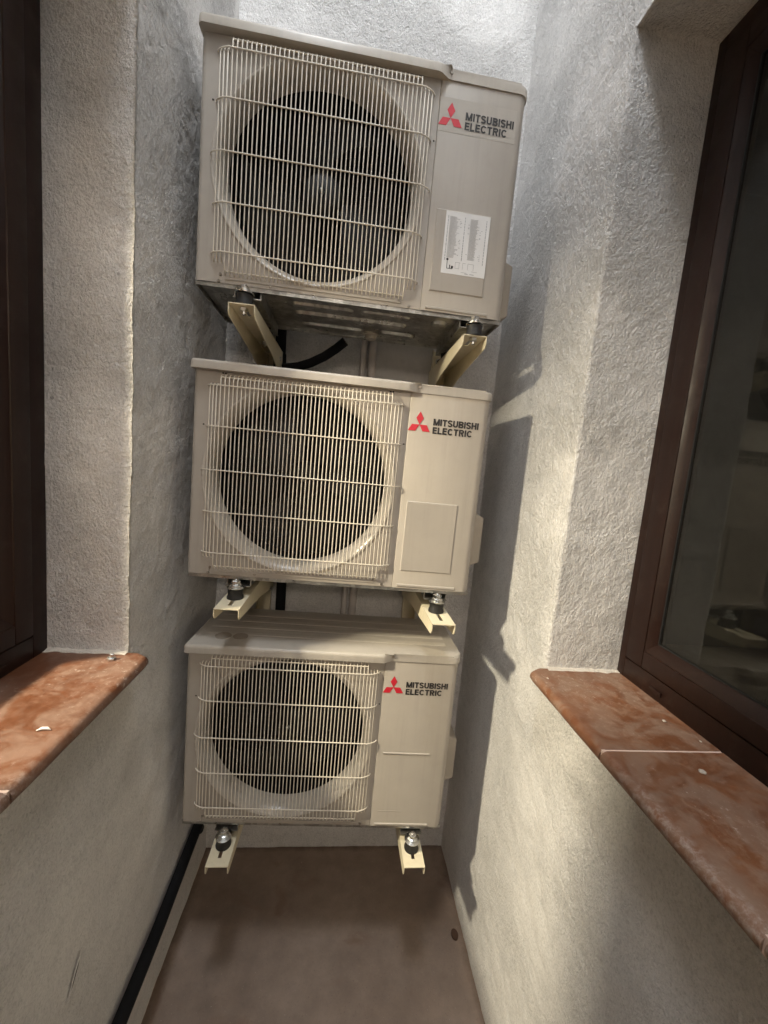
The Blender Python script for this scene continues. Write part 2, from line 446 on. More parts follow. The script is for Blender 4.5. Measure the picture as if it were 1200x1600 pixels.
fl = sheet('floor', M_FLOOR, [(lambda x, y: (x, y, ZF), axis([(XL-0.02, 0.02), (XR+0.02, 0)]), axis([(YF-0.02, 0.02), (YB+0.02, 0)]), None)], False)
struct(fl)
for v in fl.data.vertices:
    v.co.z += mnoise.noise(v.co*4)*0.004

# smooth skim-coated patch of the back wall beside the painted pipes
bm = BM()
pts = []
for k in range(40):
    a = k/40*2*PI
    ca, sa = math.cos(a), math.sin(a)
    rx, rz = 0.105, 0.20
    p = (0.60+rx*math.copysign(abs(ca)**0.35, ca), 0, 0.70+rz*math.copysign(abs(sa)**0.35, sa))
    pts.append((p[0]+random.uniform(-.003, .003), YB-0.0065, p[2]))
vs = [bm.verts.new(p) for p in pts]; bm.faces.new(vs[::-1])
bs = [bm.verts.new((p[0]+(p[0]-0.6)*.05, YB+0.004, p[2]+(p[2]-.7)*.05)) for p in pts]
for k in range(40): bm.faces.new((vs[k], vs[(k+1) % 40], bs[(k+1) % 40], bs[k]))
sp = obj('plaster_patch', bm, simple('skim_coat', (0.50, 0.485, 0.47), 0.8, bscale=30, bstr=0.2, bdist=0.003)); struct(sp)

# ------------------------------------------------------------------ rooms behind the windows
def room(name, lo, hi, m, open_side):
    bm = BM(); add_box(bm, lo, hi)
    fx = lo[0] if open_side == '-x' else hi[0]
    for f in list(bm.faces):
        if all(abs(v.co.x-fx) < 1e-6 for v in f.verts): bm.faces.remove(f)
    o = obj(name, bm, m); return struct(o)
room('room_left', (-2.6, -2.5, ZF), (FXL-0.035, 0.35, 1.75), M_ROOM, '+x')
bm = BM(); add_box(bm, (-1.4, -4.2, ZF), (2.4, YF-0.003, 1.95))  # unseen room added behind the camera to hold the fill lamp
for f in list(bm.faces):
    if all(abs(v.co.y-(YF-0.003)) < 1e-6 for v in f.verts): bm.faces.remove(f)
struct(obj('fill_room', bm, M_ROOM))
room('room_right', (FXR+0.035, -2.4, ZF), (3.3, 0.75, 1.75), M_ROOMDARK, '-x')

# ------------------------------------------------------------------ windows
def window(side, label, far_gap, sash_in, glass_y, mull, sx):
    """side: -1 left / +1 right. frame lies in the plane x = face, seen from the shaft"""
    F = FXL if side < 0 else FXR
    lint = LINTEL_L if side < 0 else LINTEL_R
    t = thing('window', label, 'window', (F, (YR+YN)/2, SILL))
    oy, oz = (YR+YN)/2, SILL
    def X(d): return side*d          # d = depth away from the shaft
    def bx(bm, d0, d1, y0, y1, z0, z1, bev=0.0):
        a, b = sorted((X(d0), X(d1)))
        add_box(bm, (a, y0-oy, z0-oz), (b, y1-oy, z1-oz), bev)
    bt, tp = SILL-0.002, lint
    gb = 0.05                        # frame height at the bottom (top of outer frame above sill)
    fw = abs(far_gap-YR)
    bm = BM()
    e = 0.0015
    bx(bm, 0.004, 0.06, far_gap, YR-0.001, bt, tp, e); bx(bm, 0.004, 0.06, YN+0.001, YN+fw, bt, tp, e)
    bx(bm, 0.004, 0.06, YN+fw+0.0005, far_gap-0.0005, bt, bt+gb, e); bx(bm, 0.004, 0.06, YN+fw+0.0005, far_gap-0.0005, tp-0.035, tp, e)
    bx(bm, 0.004, 0.06, mull[1], mull[0], bt+gb+0.0005, tp-0.0355, e)
    # drainage cap on the bottom rail
    fr = obj('frame', bm, M_FRAME, t, 40)
    bm = BM(); bx(bm, -0.001, 0.004, YR-0.145, YR-0.112, bt+0.018, bt+0.027, 0.001)
    obj('drain_cap', bm, M_FRAME, fr, 40)
    bm = BM(); bx(bm, 0.02, 0.03, YN+0.002, YR-0.002, bt+0.01, tp-0.01); g_ = None
    bm.free()
    spans = ((far_gap-0.004, mull[0]+0.004), (mull[1]-0.004, YN+fw+0.004))
    for a, b in spans:
        s0, s1 = bt+gb+0.004, tp-0.039
        w = abs(sash_in-(far_gap-0.004)); bw = abs(glass_y-sash_in)
        bm = BM()
        bx(bm, 0.0, 0.055, a-w, a, s0, s1, 0.003); bx(bm, 0.0, 0.055, b, b+w, s0, s1, 0.003)
        bx(bm, 0.0, 0.055, b+w+0.0005, a-w-0.0005, s0, s0+0.040, 0.003); bx(bm, 0.0, 0.055, b+w+0.0005, a-w-0.0005, s1-0.040, s1, 0.003)
        sh = obj('sash', bm, M_FRAME, t, 40)
        # sloping glazing bead, four mitred lengths
        o4 = ((a-w, s0+0.04), (b+w, s0+0.04), (b+w, s1-0.04), (a-w, s1-0.04))
        bz = 0.023
        i4 = ((a-w-bw, s0+0.04+bz), (b+w+bw, s0+0.04+bz), (b+w+bw, s1-0.04-bz), (a-w-bw, s1-0.04-bz))
        bm = BM()
        A = [bm.verts.new((X(0.003), y-oy, z-oz)) for y, z in o4]
        B = [bm.verts.new((X(0.006), y*0.7+yy*0.3-oy, z*0.7+zz*0.3-oz)) for (y, z), (yy, zz) in zip(o4, i4)]
        C = [bm.verts.new((X(0.020), y-oy, z-oz)) for y, z in i4]
        E_ = [bm.verts.new((X(0.026), y-oy, z-oz)) for y, z in i4]
        for P, Q in ((A, B), (B, C), (C, E_)):
            for k in range(4): bm.faces.new((P[k], P[(k+1) % 4], Q[(k+1) % 4], Q[k]))
        obj('glazing_bead', bm, M_FRAME, sh, 25)
        bm = BM()
        yy0, yy1, zz0, zz1 = i4[1][0], i4[0][0], i4[0][1], i4[2][1]
        gk = 0.0035
        bx(bm, 0.019, 0.0225, yy1-gk, yy1, zz0, zz1); bx(bm, 0.019, 0.0225, yy0, yy0+gk, zz0, zz1)
        bx(bm, 0.019, 0.0225, yy0+gk, yy1-gk, zz0, zz0+gk); bx(bm, 0.019, 0.0225, yy0+gk, yy1-gk, zz1-gk, zz1)
        obj('gasket', bm, M_GASKET, sh)
        bm = BM(); bx(bm, 0.0225, 0.0265, yy0-0.004, yy1+0.004, zz0-0.004, zz1+0.004)
        obj('glass', bm, M_GLASS, t)
    bm = BM(); bx(bm, 0.03, 0.034, spans[0][0]-0.001, spans[0][0]+0.005, bt+gb, tp-0.035); bx(bm, 0.03, 0.034, spans[0][1]-0.005, spans[0][1]+0.001, bt+gb, tp-0.035)
    bx(bm, 0.03, 0.034, spans[0][1], spans[0][0], bt+gb-0.001, bt+gb+0.005)
    obj('rebate_seal', bm, M_GASKET, t)
    return t
window(-1, 'dark brown window on the left with a lit room behind its glass', -0.2506, -0.300, -0.3145, (-0.695, -0.83), 1)
window(1, 'dark brown window on the right with a dark room behind its glass', -0.2325, -0.289, -0.305, (-0.86, -0.99), 1)

# ------------------------------------------------------------------ tiled sills
def sill(side, label, front, back, y_end, joints, m, z):
    t = thing('window_sill', label, 'window sill', (XL if side < 0 else XR, y_end, z))
    ox, oy = t.location.x, t.location.y
    x_in = front; x_out = back
    th = 0.026
    for i in range(len(joints)-1):
        y1, y0 = joints[i], joints[i+1]
        gap = 0.0022
        y1 -= gap if i else 0; y0 += gap
        L = abs(x_out-x_in); r = th/2
        prof = []                     # (distance from front edge, z)
        for k in range(9):
            a = PI/2+PI*k/8
            prof.append((r+r*math.cos(a), -r+r*math.sin(a)))
        prof = [(L*f, 0.0) for f in (1, .85, .7, .55, .4, .25, .12)] + prof + [(L, -th)]
        nst = max(3, int((y1-y0)/0.012)); bm = BM(); rings = []
        rc = 0.020 if i == 0 else 0.0
        for s in range(nst+1):
            y = y1+(y0-y1)*s/nst; ring = []
            dy = y1-y
            inset = 0.0
            if rc and dy < rc: inset = rc-math.sqrt(max(0, rc*rc-(rc-dy)**2))
            for (d, zz) in prof:
                dd = d + inset*(1 if d < 0.03 else 0)
                p = Vector((x_in-side*0 + side*dd, y, z+zz))
                w = mnoise.noise(Vector((p.x*14, p.y*14, p.z*14+i*5)))*0.0009
                ring.append(bm.verts.new((p.x-ox, p.y-oy, p.z-z+w)))
            rings.append(ring)
        for a, b in zip(rings[:-1], rings[1:]):
            for k in range(len(prof)-1): bm.faces.new((a[k], a[k+1], b[k+1], b[k]))
        bm.faces.new(rings[0]); bm.faces.new(rings[-1][::-1])
        obj('tile', bm, m, t, 50)
        if i:
            bm = BM(); a, b = sorted((x_in+side*0.004-ox, x_out-side*0.001-ox))
            add_box(bm, (a, joints[i]-gap*1.2-oy, -th+0.003), (b, joints[i]+gap*1.2-oy, -0.0006))
            o = obj('grout', bm, M_GROUT, t)
    # lumpy mortar where the end of the sill meets the jamb, and along the frame
    bm = BM(); n = 26
    rows = []
    for k in range(n+1):
        f = k/n; x = (XL if side < 0 else XR)+f*((x_out)-(XL if side < 0 else XR))
        w = 0.013+0.006*mnoise.noise(Vector((x*40, 1, side))); h = 0.0025+0.005*abs(mnoise.noise(Vector((x*55, 3, side))))
        rows.append([bm.verts.new((x-ox, yy-oy, zz)) for yy, zz in ((YR+0.006, h*1.6), (YR-0.003, h), (YR-w*0.6, h*0.45), (YR-w, 0.0008), (YR-w, -0.004))])
    for a, b in zip(rows[:-1], rows[1:]):
        for k in range(4): bm.faces.new((a[k], a[k+1], b[k+1], b[k]))
    obj('mortar_bead', bm, M_MORTAR, t, 180)
    return t
sill(-1, 'orange terracotta tile sill with dusty patches under the left window', 0.011, FXL-0.004+0.0, -0.222, [-0.2135, -0.597, -0.88, -1.16, YN+0.002], M_TILE_L, SILL)
sill(1, 'red brown terracotta tile sill with pale scuffed edge under the right window', 0.908, FXR+0.004, -0.219, [-0.2135, -0.502, -0.785, -1.07, YN+0.002], M_TILE_R, SILL)

# ------------------------------------------------------------------ outdoor units
UX = {1: (0.00678, -0.02502, 0.75924, -0.014417, -0.0017448), 2: (0, 0, 0, 0.023588, -0.0073879), 3: (0.0016946, 0.01337, -0.7802, 0.024657, -0.0036482)}
FCX, FCZ, FR = 0.2925, 0.2825, 0.2355
def arc(cx, cy, r, a0, a1, n):
    return [(cx+r*math.cos(math.radians(a0+(a1-a0)*k/n)), cy+r*math.sin(math.radians(a0+(a1-a0)*k/n))) for k in range(n+1)]

def fan_panel_bm():
    bm = BM(); N_ = 96; x1, z1 = 0.5735, 0.5495
    inner, outer = [], []
    corners = [(0.014, 0.0), (x1, 0.0), (x1, z1), (0.014, z1)]
    for k in range(N_):
        a = 2*PI*k/N_; c, s = math.cos(a), math.sin(a)
        inner.append(bm.verts.new((FCX+0.2635*c, 0, FCZ+0.2635*s)))
        ts = []
        if c > 1e-9: ts.append((x1-FCX)/c)
        if c < -1e-9: ts.append((0.014-FCX)/c)
        if s > 1e-9: ts.append((z1-FCZ)/s)
        if s < -1e-9: ts.append((0-FCZ)/s)
        t = min(ts); outer.append([FCX+t*c, FCZ+t*s])
    for cx, cz in corners:
        k = min(range(N_), key=lambda i: (outer[i][0]-cx)**2+(outer[i][1]-cz)**2); outer[k] = [cx, cz]
    ov = [bm.verts.new((p[0], 0, p[1])) for p in outer]
    for k in range(N_): bm.faces.new((inner[k], inner[(k+1) % N_], ov[(k+1) % N_], ov[k]))
    # rounded left corner and side
    plan = [(0.014, 0.0)] + arc(0.012, 0.012, 0.012, 270, 180, 9) + [(0.0, 0.14), (0, 0.283)]
    for (a, b) in zip(plan[:-1], plan[1:]):
        v = [bm.verts.new(p) for p in ((a[0], a[1], 0), (b[0], b[1], 0), (b[0], b[1], z1), (a[0], a[1], z1))]
        bm.faces.new(v)
    # folded lip along the bottom
    add_box(bm, (0.075, -0.0025, 0.009), (0.52, 0.0005, 0.0135), 0.001)
    bmesh.ops.remove_doubles(bm, verts=bm.verts, dist=1e-5)
    return bm
def ring_bm():
    """flared mouth around the fan"""
    bm = BM(); N_ = 96
    prof = [(0.2640, -0.0005), (0.2618, -0.0025), (0.2580, -0.0020), (0.2520, 0.003), (0.2440, 0.011), (0.2395, 0.022), (0.2365, 0.038), (FR, 0.053), (FR, 0.058)]
    add_lathe(bm, prof, (FCX, 0, FCZ), 'Y', N_, False)
    return bm
def service_panel_bm():
    bm = BM(); z0, z1 = 0.0, 0.553
    plan = [(0.574, 0.004), (0.5745, 0.0), (0.577, -0.0020)] + arc(0.778, 0.020, 0.022, 270, 360, 8) + [(0.80, 0.12), (0.80, 0.283)]
    for (a, b) in zip(plan[:-1], plan[1:]):
        v = [bm.verts.new(p) for p in ((a[0], a[1], z0), (b[0], b[1], z0), (b[0], b[1], z1), (a[0], a[1], z1))]
        bm.faces.new(v)
    bmesh.ops.remove_doubles(bm, verts=bm.verts, dist=1e-5)
    return bm
def raised_pad(bm, x0, x1, z0, z1, y, h, b):
    """shallow pressed pad on a front face, sloping edges"""
    o = [bm.verts.new(p) for p in ((x0, y, z0), (x1, y, z0), (x1, y, z1), (x0, y, z1))]
    i = [bm.verts.new(p) for p in ((x0+b, y-h, z0+b), (x1-b, y-h, z0+b), (x1-b, y-h, z1-b), (x0+b, y-h, z1-b))]
    for k in range(4): bm.faces.new((o[k], o[(k+1) % 4], i[(k+1) % 4], i[k]))
    bm.faces.new(i)
def lid_bm():
    bm = BM(); f = -0.021
    pl = arc(0.007, f+0.010, 0.010, 180, 270, 4) + [(0.562, f), (0.572, f+0.003), (0.590, -0.0065), (0.600, -0.005)] + arc(0.780, 0.019, 0.024, 270, 360, 5) + [(0.804, 0.286), (-0.003, 0.286)]
    pl[0] = (-0.003, pl[0][1])
    add_prism(bm, pl, 0.5492, 0.5735, 0.009)
    for y in (0.075, 0.125, 0.175, 0.225):
        o = [(0.03, y-0.012), (0.77, y-0.012), (0.77, y+0.012), (0.03, y+0.012)]
        add_prism(bm, o, 0.5732, 0.5742, 0.0009)
    return bm
def base_bm():
    bm = BM()
    # pan with turned-down scalloped lip, feet rails and pressed pads seen from below
    add_box(bm, (0.001, 0.003, -0.002), (0.799, 0.282, 0.003), 0.001)
    add_box(bm, (0.003, 0.0022, -0.010), (0.797, 0.0042, -0.0015)); add_box(bm, (0.003, 0.2795, -0.010), (0.797, 0.2815, -0.0015))
    add_box(bm, (0.0015, 0.006, -0.010), (0.0035, 0.279, -0.0015)); add_box(bm, (0.7965, 0.006, -0.010), (0.7985, 0.279, -0.0015))
    for (x0, x1, y0, y1, h) in ((0.23, 0.40, 0.05, 0.085, .006), (0.23, 0.56, 0.11, 0.15, .008), (0.42, 0.56, 0.05, 0.08, .005), (0.24, 0.44, 0.20, 0.235, .007), (0.48, 0.60, 0.19, 0.23, .008), (0.62, 0.67, 0.05, 0.10, .007), (0.62, 0.68, 0.14, 0.23, .005), (0.02, 0.09, 0.06, 0.20, .006), (0.76, 0.785, 0.06, 0.2, .005)):
        r = min((y1-y0), (x1-x0))/2*0.9
        pl = arc(x1-r, y0+r, r, -90, 0, 4)+arc(x1-r, y1-r, r, 0, 90, 4)+arc(x0+r, y1-r, r, 90, 180, 4)+arc(x0+r, y0+r, r, 180, 270, 4)
        lo = [bm.verts.new((x, y, -0.0018)) for x, y in pl]
        mx, my = (x0+x1)/2, (y0+y1)/2
        hi = [bm.verts.new((x+(mx-x)*0.005/max(.01, abs(mx-x))*1.0, y+(my-y)*0.25, -0.002-h)) for x, y in pl]
        n = len(pl)
        for k in range(n): bm.faces.new((lo[k], hi[k], hi[(k+1) % n], lo[(k+1) % n]))
        bm.faces.new(hi)
    return bm
def foot_rail_bm():
    bm = BM()
    add_box(bm, (-0.034, 0.0, -0.030), (0.034, 0.29, -0.0275), 0.0008)
    add_box(bm, (-0.034, 0.012, -0.0275), (-0.031, 0.278, -0.0005)); add_box(bm, (0.031, 0.012, -0.0275), (0.034, 0.278, -0.0005))
    return bm
def fan_bm():
    bm = BM()
    add_lathe(bm, [(0.010, 0.060), (0.040, 0.062), (0.052, 0.070), (0.055, 0.085), (0.055, 0.135)], (FCX, 0, FCZ), 'Y', 32)
    return bm
def blade_bm():
    bm = BM(); nr, na = 10, 10; g_ = []
    for i in range(nr+1):
        r = 0.050+(0.215-0.050)*i/nr; row = []
        span = math.radians(52+34*(i/nr)); off = math.radians(26*(i/nr)**1.3)
        for j in range(na+1):
            u = j/na; a = -off + span*(u-0.5)
            y = 0.075+0.055*u - 0.012*math.sin(PI*u) + 0.006*(i/nr)
            row.append((r*math.cos(a), y, r*math.sin(a)))
        g_.append(row)
    top = [[bm.verts.new(p) for p in row] for row in g_]
    bot = [[bm.verts.new((p[0], p[1]+0.0025, p[2])) for p in row] for row in g_]
    for i in range(nr):
        for j in range(na):
            bm.faces.new((top[i][j], top[i+1][j], top[i+1][j+1], top[i][j+1]))
            bm.faces.new((bot[i][j], bot[i][j+1], bot[i+1][j+1], bot[i+1][j]))
    for i in range(nr):
        bm.faces.new((top[i][0], bot[i][0], bot[i+1][0], top[i+1][0])); bm.faces.new((top[i][na], top[i+1][na], bot[i+1][na], bot[i][na]))
    for j in range(na): bm.faces.new((top[nr][j], bot[nr][j], bot[nr][j+1], top[nr][j+1]))
    return bm
def arcp(cx, cy, rx, ry, a0, a1, n=10):
    return [(cx+rx*math.cos(math.radians(a0+(a1-a0)*k/n)), cy+ry*math.sin(math.radians(a0+(a1-a0)*k/n))) for k in range(n+1)]
T_ = 0.215; h_ = T_/2
LET = {
 'M': (0.92, [[(h_, 0), (h_, 1)], [(0.92-h_, 0), (0.92-h_, 1)], [(h_*1.1, 1-h_*.2), (0.46, 0.04)], [(0.92-h_*1.1, 1-h_*.2), (0.46, 0.04)]]),
 'I': (T_, [[(h_, 0), (h_, 1)]]),
 'T': (0.66, [[(0, 1-h_), (0.66, 1-h_)], [(0.33, 0), (0.33, 1-T_)]]),
 'S': (0.68, [arcp(0.34, 0.715, 0.245, 0.195, 15, 235, 12)+arcp(0.34, 0.285, 0.25, 0.195, 62, -165, 12)]),
 'U': (0.72, [[(h_, 1), (h_, 0.36)]+arcp(0.36, 0.36, 0.36-h_, 0.36-h_, 180, 360, 12)+[(0.72-h_, 0.36), (0.72-h_, 1)]]),
 'B': (0.71, [[(h_, 0), (h_, 1)], [(T_, 1-h_), (0.38, 1-h_)]+arcp(0.38, 0.735, 0.225, 0.17, 90, -90, 8)+[(0.38, 0.565-0.0), (T_, 0.545)], [(T_*1.05, 0.46), (0.40, 0.47)]+arcp(0.40, 0.28, 0.23, 0.185, 90, -90, 8)+[(0.40, h_), (T_, h_)]]),
 'H': (0.72, [[(h_, 0), (h_, 1)], [(0.72-h_, 0), (0.72-h_, 1)], [(T_, 0.52), (0.72-T_, 0.52)]]),
 'E': (0.62, [[(h_, 0), (h_, 1)], [(T_, 1-h_), (0.62, 1-h_)], [(T_, 0.52), (0.58, 0.52)], [(T_, h_), (0.62, h_)]]),
 'L': (0.60, [[(h_, 0), (h_, 1)], [(T_, h_), (0.60, h_)]]),
 'C': (0.78, [arcp(0.40, 0.5, 0.40-h_, 0.5-h_, 38, 322, 18)]),
 'R': (0.73, [[(h_, 0), (h_, 1)], [(T_, 1-h_), (0.40, 1-h_)]+arcp(0.40, 0.71, 0.23, 0.195, 90, -90, 8)+[(0.40, 0.515), (T_, 0.50)], [(0.42, 0.46), (0.60, 0.0)]]),
}
def letters_bm():
    """two lines of bold tightly set grotesque capitals as flat print, x right, z up"""
    bm = BM(); cnt = 0
    for s_, w, z0 in (('MITSUBISHI', 0.1275, 0.0225), ('ELECTRIC', 0.112, 0.0)):
        gap = 0.095; H = 0.0182
        tot = sum(LET[c][0] for c in s_)+gap*(len(s_)-1); k = w/tot
        x = 0
        for c in s_:
            for pl in LET[c][1]:
                cnt += 1; y = -0.00004*(cnt % 5); L, Rr = [], []
                for i, p in enumerate(pl):
                    a = pl[max(0, i-1)]; b = pl[min(len(pl)-1, i+1)]
                    tx, ty = (b[0]-a[0]), (b[1]-a[1]); l = math.hypot(tx, ty) or 1; nx, ny = -ty/l*h_, tx/l*h_
                    L.append(bm.verts.new(((x+p[0]+nx)*k, y, z0+(p[1]+ny)*H))); Rr.append(bm.verts.new(((x+p[0]-nx)*k, y, z0+(p[1]-ny)*H)))
                for i in range(len(pl)-1):
                    bm.faces.new((L[i], Rr[i], Rr[i+1], L[i+1]))
            x += LET[c][0]+gap
    return bm
def diamond_bm(kind):
    """one rhomb of the three-diamond mark, centre of the mark at the origin"""
    bm = BM(); s = 0.0190
    a = {0: 90, 1: 210, 2: 330}[kind]
    u = Vector((math.cos(math.radians(a-30)), 0, math.sin(math.radians(a-30))))*s*1.08
    v = Vector((math.cos(math.radians(a+30)), 0, math.sin(math.radians(a+30))))*s*1.08
    p = [Vector((0, 0, 0)), u, u+v, v]
    vs = [bm.verts.new(q) for q in p]; bm.faces.new(vs)
    r = bmesh.ops.extrude_face_region(bm, geom=bm.faces[:])
    for e in r['geom']:
        if isinstance(e, bmesh.types.BMVert): e.co.y -= 0.0004
    return bm
def wire_bm(kind):
    bm = BM(); r = 0.00145; o = -0.0165
    if kind == 'centre':
        pts = [(0, 0.001, 0.5415), (0, -0.006, 0.5405), (0, -0.012, 0.5365), (0, -0.0155, 0.529), (0, o, 0.518), (0, o, 0.30), (0, o, 0.045), (0, -0.0145, 0.033), (0, -0.009, 0.0235), (0, -0.003, 0.0195), (0, 0.001, 0.019)]
    else:
        o = {'s1': -0.0085, 's2': -0.0125, 's3': -0.0155}[kind]
        pts = [(0, 0.001, 0.5165), (0, o*0.6, 0.515), (0, o, 0.507), (0, o, 0.30), (0, o, 0.070), (0, o, 0.058), (0, o*0.5, 0.050), (0, 0.001, 0.048)]
    add_tube(bm, pts, r, 6)
    return bm
def bar_bm(x0, x1, y=-0.0192):
    bm = BM(); r = 0.00165
    pts = [(x0, 0.001, 0), (x0+0.001, -0.004, 0), (x0+0.006, -0.0095, 0), (x0+0.016, -0.015, 0), (x0+0.028, y, 0), (x0+0.06, y, 0), ((x0+x1)/2, y, 0),
           (x1-0.06, y, 0), (x1-0.028, y, 0), (x1-0.016, -0.015, 0), (x1-0.006, -0.0095, 0), (x1-0.001, -0.004, 0), (x1, 0.001, 0)]
    add_tube(bm, pts, r, 6)
    return bm
def screw_bm(r=0.004):
    bm = BM(); add_lathe(bm, [(r, 0.0), (r, -0.0012), (r*0.8, -0.0022), (r*0.45, -0.0022), (r*0.3, -0.0012)], (0, 0, 0), 'Y', 12)
    return bm
def mesh_of(bm, m, smooth=None, name='part'):
    o = obj(name, bm, m, None, smooth); me = o.data; D.objects.remove(o); return me

ME = {}
ME['fan_panel'] = mesh_of(fan_panel_bm(), M_BEIGE)
ME['ring'] = mesh_of(ring_bm(), M_RING, 60)
ME['service'] = mesh_of(service_panel_bm(), M_BEIGE, 60)
bm = BM(); raised_pad(bm, 0.592, 0.7395, 0.051, 0.2535, -0.0021, 0.0022, 0.0026); ME['pad'] = mesh_of(bm, M_BEIGE)
bm = BM()
raised_pad(bm, 0.592, 0.7395, 0.2470, 0.2535, -0.0021, 0.0022, 0.0020); raised_pad(bm, 0.592, 0.67, 0.051, 0.055, -0.0021, 0.0005, 0.0015)
ME['pad_soft'] = mesh_of(bm, M_BEIGE)
bm = BM(); raised_pad(bm, 0.586, 0.757, 0.0045, 0.0125, -0.0021, 0.0026, 0.0018); ME['rib'] = mesh_of(bm, M_BEIGE)
ME['lid'] = mesh_of(lid_bm(), M_LID, 40)
ME['base'] = mesh_of(base_bm(), M_GALV, 30)
ME['rail'] = mesh_of(foot_rail_bm(), M_GALV, 30)
bm = BM()
add_box(bm, (0.003, 0.280, 0.0), (0.797, 0.284, 0.549))
ME['back'] = mesh_of(bm, M_BEIGE)
bm = BM()
add_lathe(bm, [(FR+0.0015, 0.052), (FR+0.002, 0.130), (FR+0.035, 0.131), (FR+0.035, 0.222)], (FCX, 0, FCZ), 'Y', 64, False)
add_box(bm, (0.548, 0.03, 0.01), (0.552, 0.27, 0.54))
ME['cavity'] = mesh_of(bm, M_CAVITY)
bm = BM()
add_box(bm, (0.02, 0.232, 0.01), (0.545, 0.236, 0.54))
for k in range(27):
    z = 0.02+k*0.0195; add_box(bm, (0.02, 0.2290, z), (0.545, 0.2315, z+0.0075))
ME['coil'] = mesh_of(bm, M_FIN)
bm = BM()
add_box(bm, (FCX-0.045, 0.150, 0.02), (FCX-0.036, 0.160, 0.53)); add_box(bm, (FCX+0.036, 0.150, 0.02), (FCX+0.045, 0.160, 0.53))
add_lathe(bm, [(0.048, 0.136), (0.048, 0.200), (0.035, 0.206)], (FCX, 0, FCZ), 'Y', 24)
ME['motor'] = mesh_of(bm, M_CAVITY, 40)
ME['fan'] = mesh_of(fan_bm(), M_FAN, 40)
ME['blade'] = mesh_of(blade_bm(), M_FAN, 50)
bm = BM(); add_lathe(bm, [(0.0065, 0.0), (0.0065, -0.003), (0.0052, -0.006), (0.0052, -0.011), (0.003, -0.014)], (0, 0, 0), 'Y', 6); ME['nut'] = mesh_of(bm, M_ZINC)
for k in ('centre', 's1', 's2', 's3'): ME['w_'+k] = mesh_of(wire_bm(k), M_WIRE, 60)
ME['bar_a'] = mesh_of(bar_bm(0.038, 0.560), M_WIRE, 60)
ME['bar_b'] = mesh_of(bar_bm(0.029, 0.569), M_WIRE, 60)
bm = BM(); add_tube(bm, [(0.074, 0, 0), (0.525, 0, 0)], 0.0017, 6); ME['rim'] = mesh_of(bm, M_WIRE, 60)
ME['screw'] = mesh_of(screw_bm(), M_SCREW, 50)
bm = BM(); add_box(bm, (-0.0021, -0.0006, -0.0017), (0.0021, 0.0005, 0.0017)); ME['slot'] = mesh_of(bm, M_HOLE)
ME['letters'] = mesh_of(letters_bm(), M_INK)
for k in range(3): ME['diamond%d' % k] = mesh_of(diamond_bm(k), M_RED)
# valve cover on the right side
bm = BM()
vp = [(0.8005, 0.036), (0.864, 0.062), (0.864, 0.208), (0.8005, 0.236)]
a = [bm.verts.new((x, 0.128, z)) for x, z in vp]; b = [bm.verts.new((x, 0.272, z)) for x, z in vp]
for k in range(4): bm.faces.new((a[k], a[(k+1) % 4], b[(k+1) % 4], b[k]))
bm.faces.new(a[::-1]); bm.faces.new(b)
bmesh.ops.bevel(bm, geom=list(bm.edges), offset=0.005, segments=3, affect='EDGES', profile=0.5)
ME['valve'] = mesh_of(bm, M_PLASTIC, 40)
bm = BM(); add_lathe(bm, [(0.022, 0.0), (0.0225, 0.004), (0.0195, 0.012), (0.0205, 0.024), (0.021, 0.0265)], (0, 0, 0), 'Z', 24); ME['rubber'] = mesh_of(bm, M_RUBBER, 40)
bm = BM(); add_lathe(bm, [(0.0235, 0.0), (0.0238, 0.0016), (0.017, 0.0042), (0.012, 0.0046)], (0, 0, 0), 'Z', 28); ME['washer'] = mesh_of(bm, M_ZINC, 35)
bm = BM(); add_lathe(bm, [(0.0165, 0.0), (0.0165, 0.004), (0.0125, 0.0065)], (0, 0, 0), 'Z', 20)
add_lathe(bm, [(0.0122, 0.0062), (0.0122, 0.0145), (0.0095, 0.0165)], (0, 0, 0), 'Z', 6)
add_lathe(bm, [(0.0052, 0.009), (0.0052, 0.0175), (0.0035, 0.0195)], (0, 0, 0), 'Z', 14); ME['bolt'] = mesh_of(bm, M_ZINC, 25)
bm = BM(); add_lathe(bm, [(0.0105, 0.0), (0.0105, -0.008)], (0, 0, 0), 'Z', 6); add_lathe(bm, [(0.005, -0.008), (0.005, -0.016)], (0, 0, 0), 'Z', 12); ME['under_nut'] = mesh_of(bm, M_ZINC, 25)

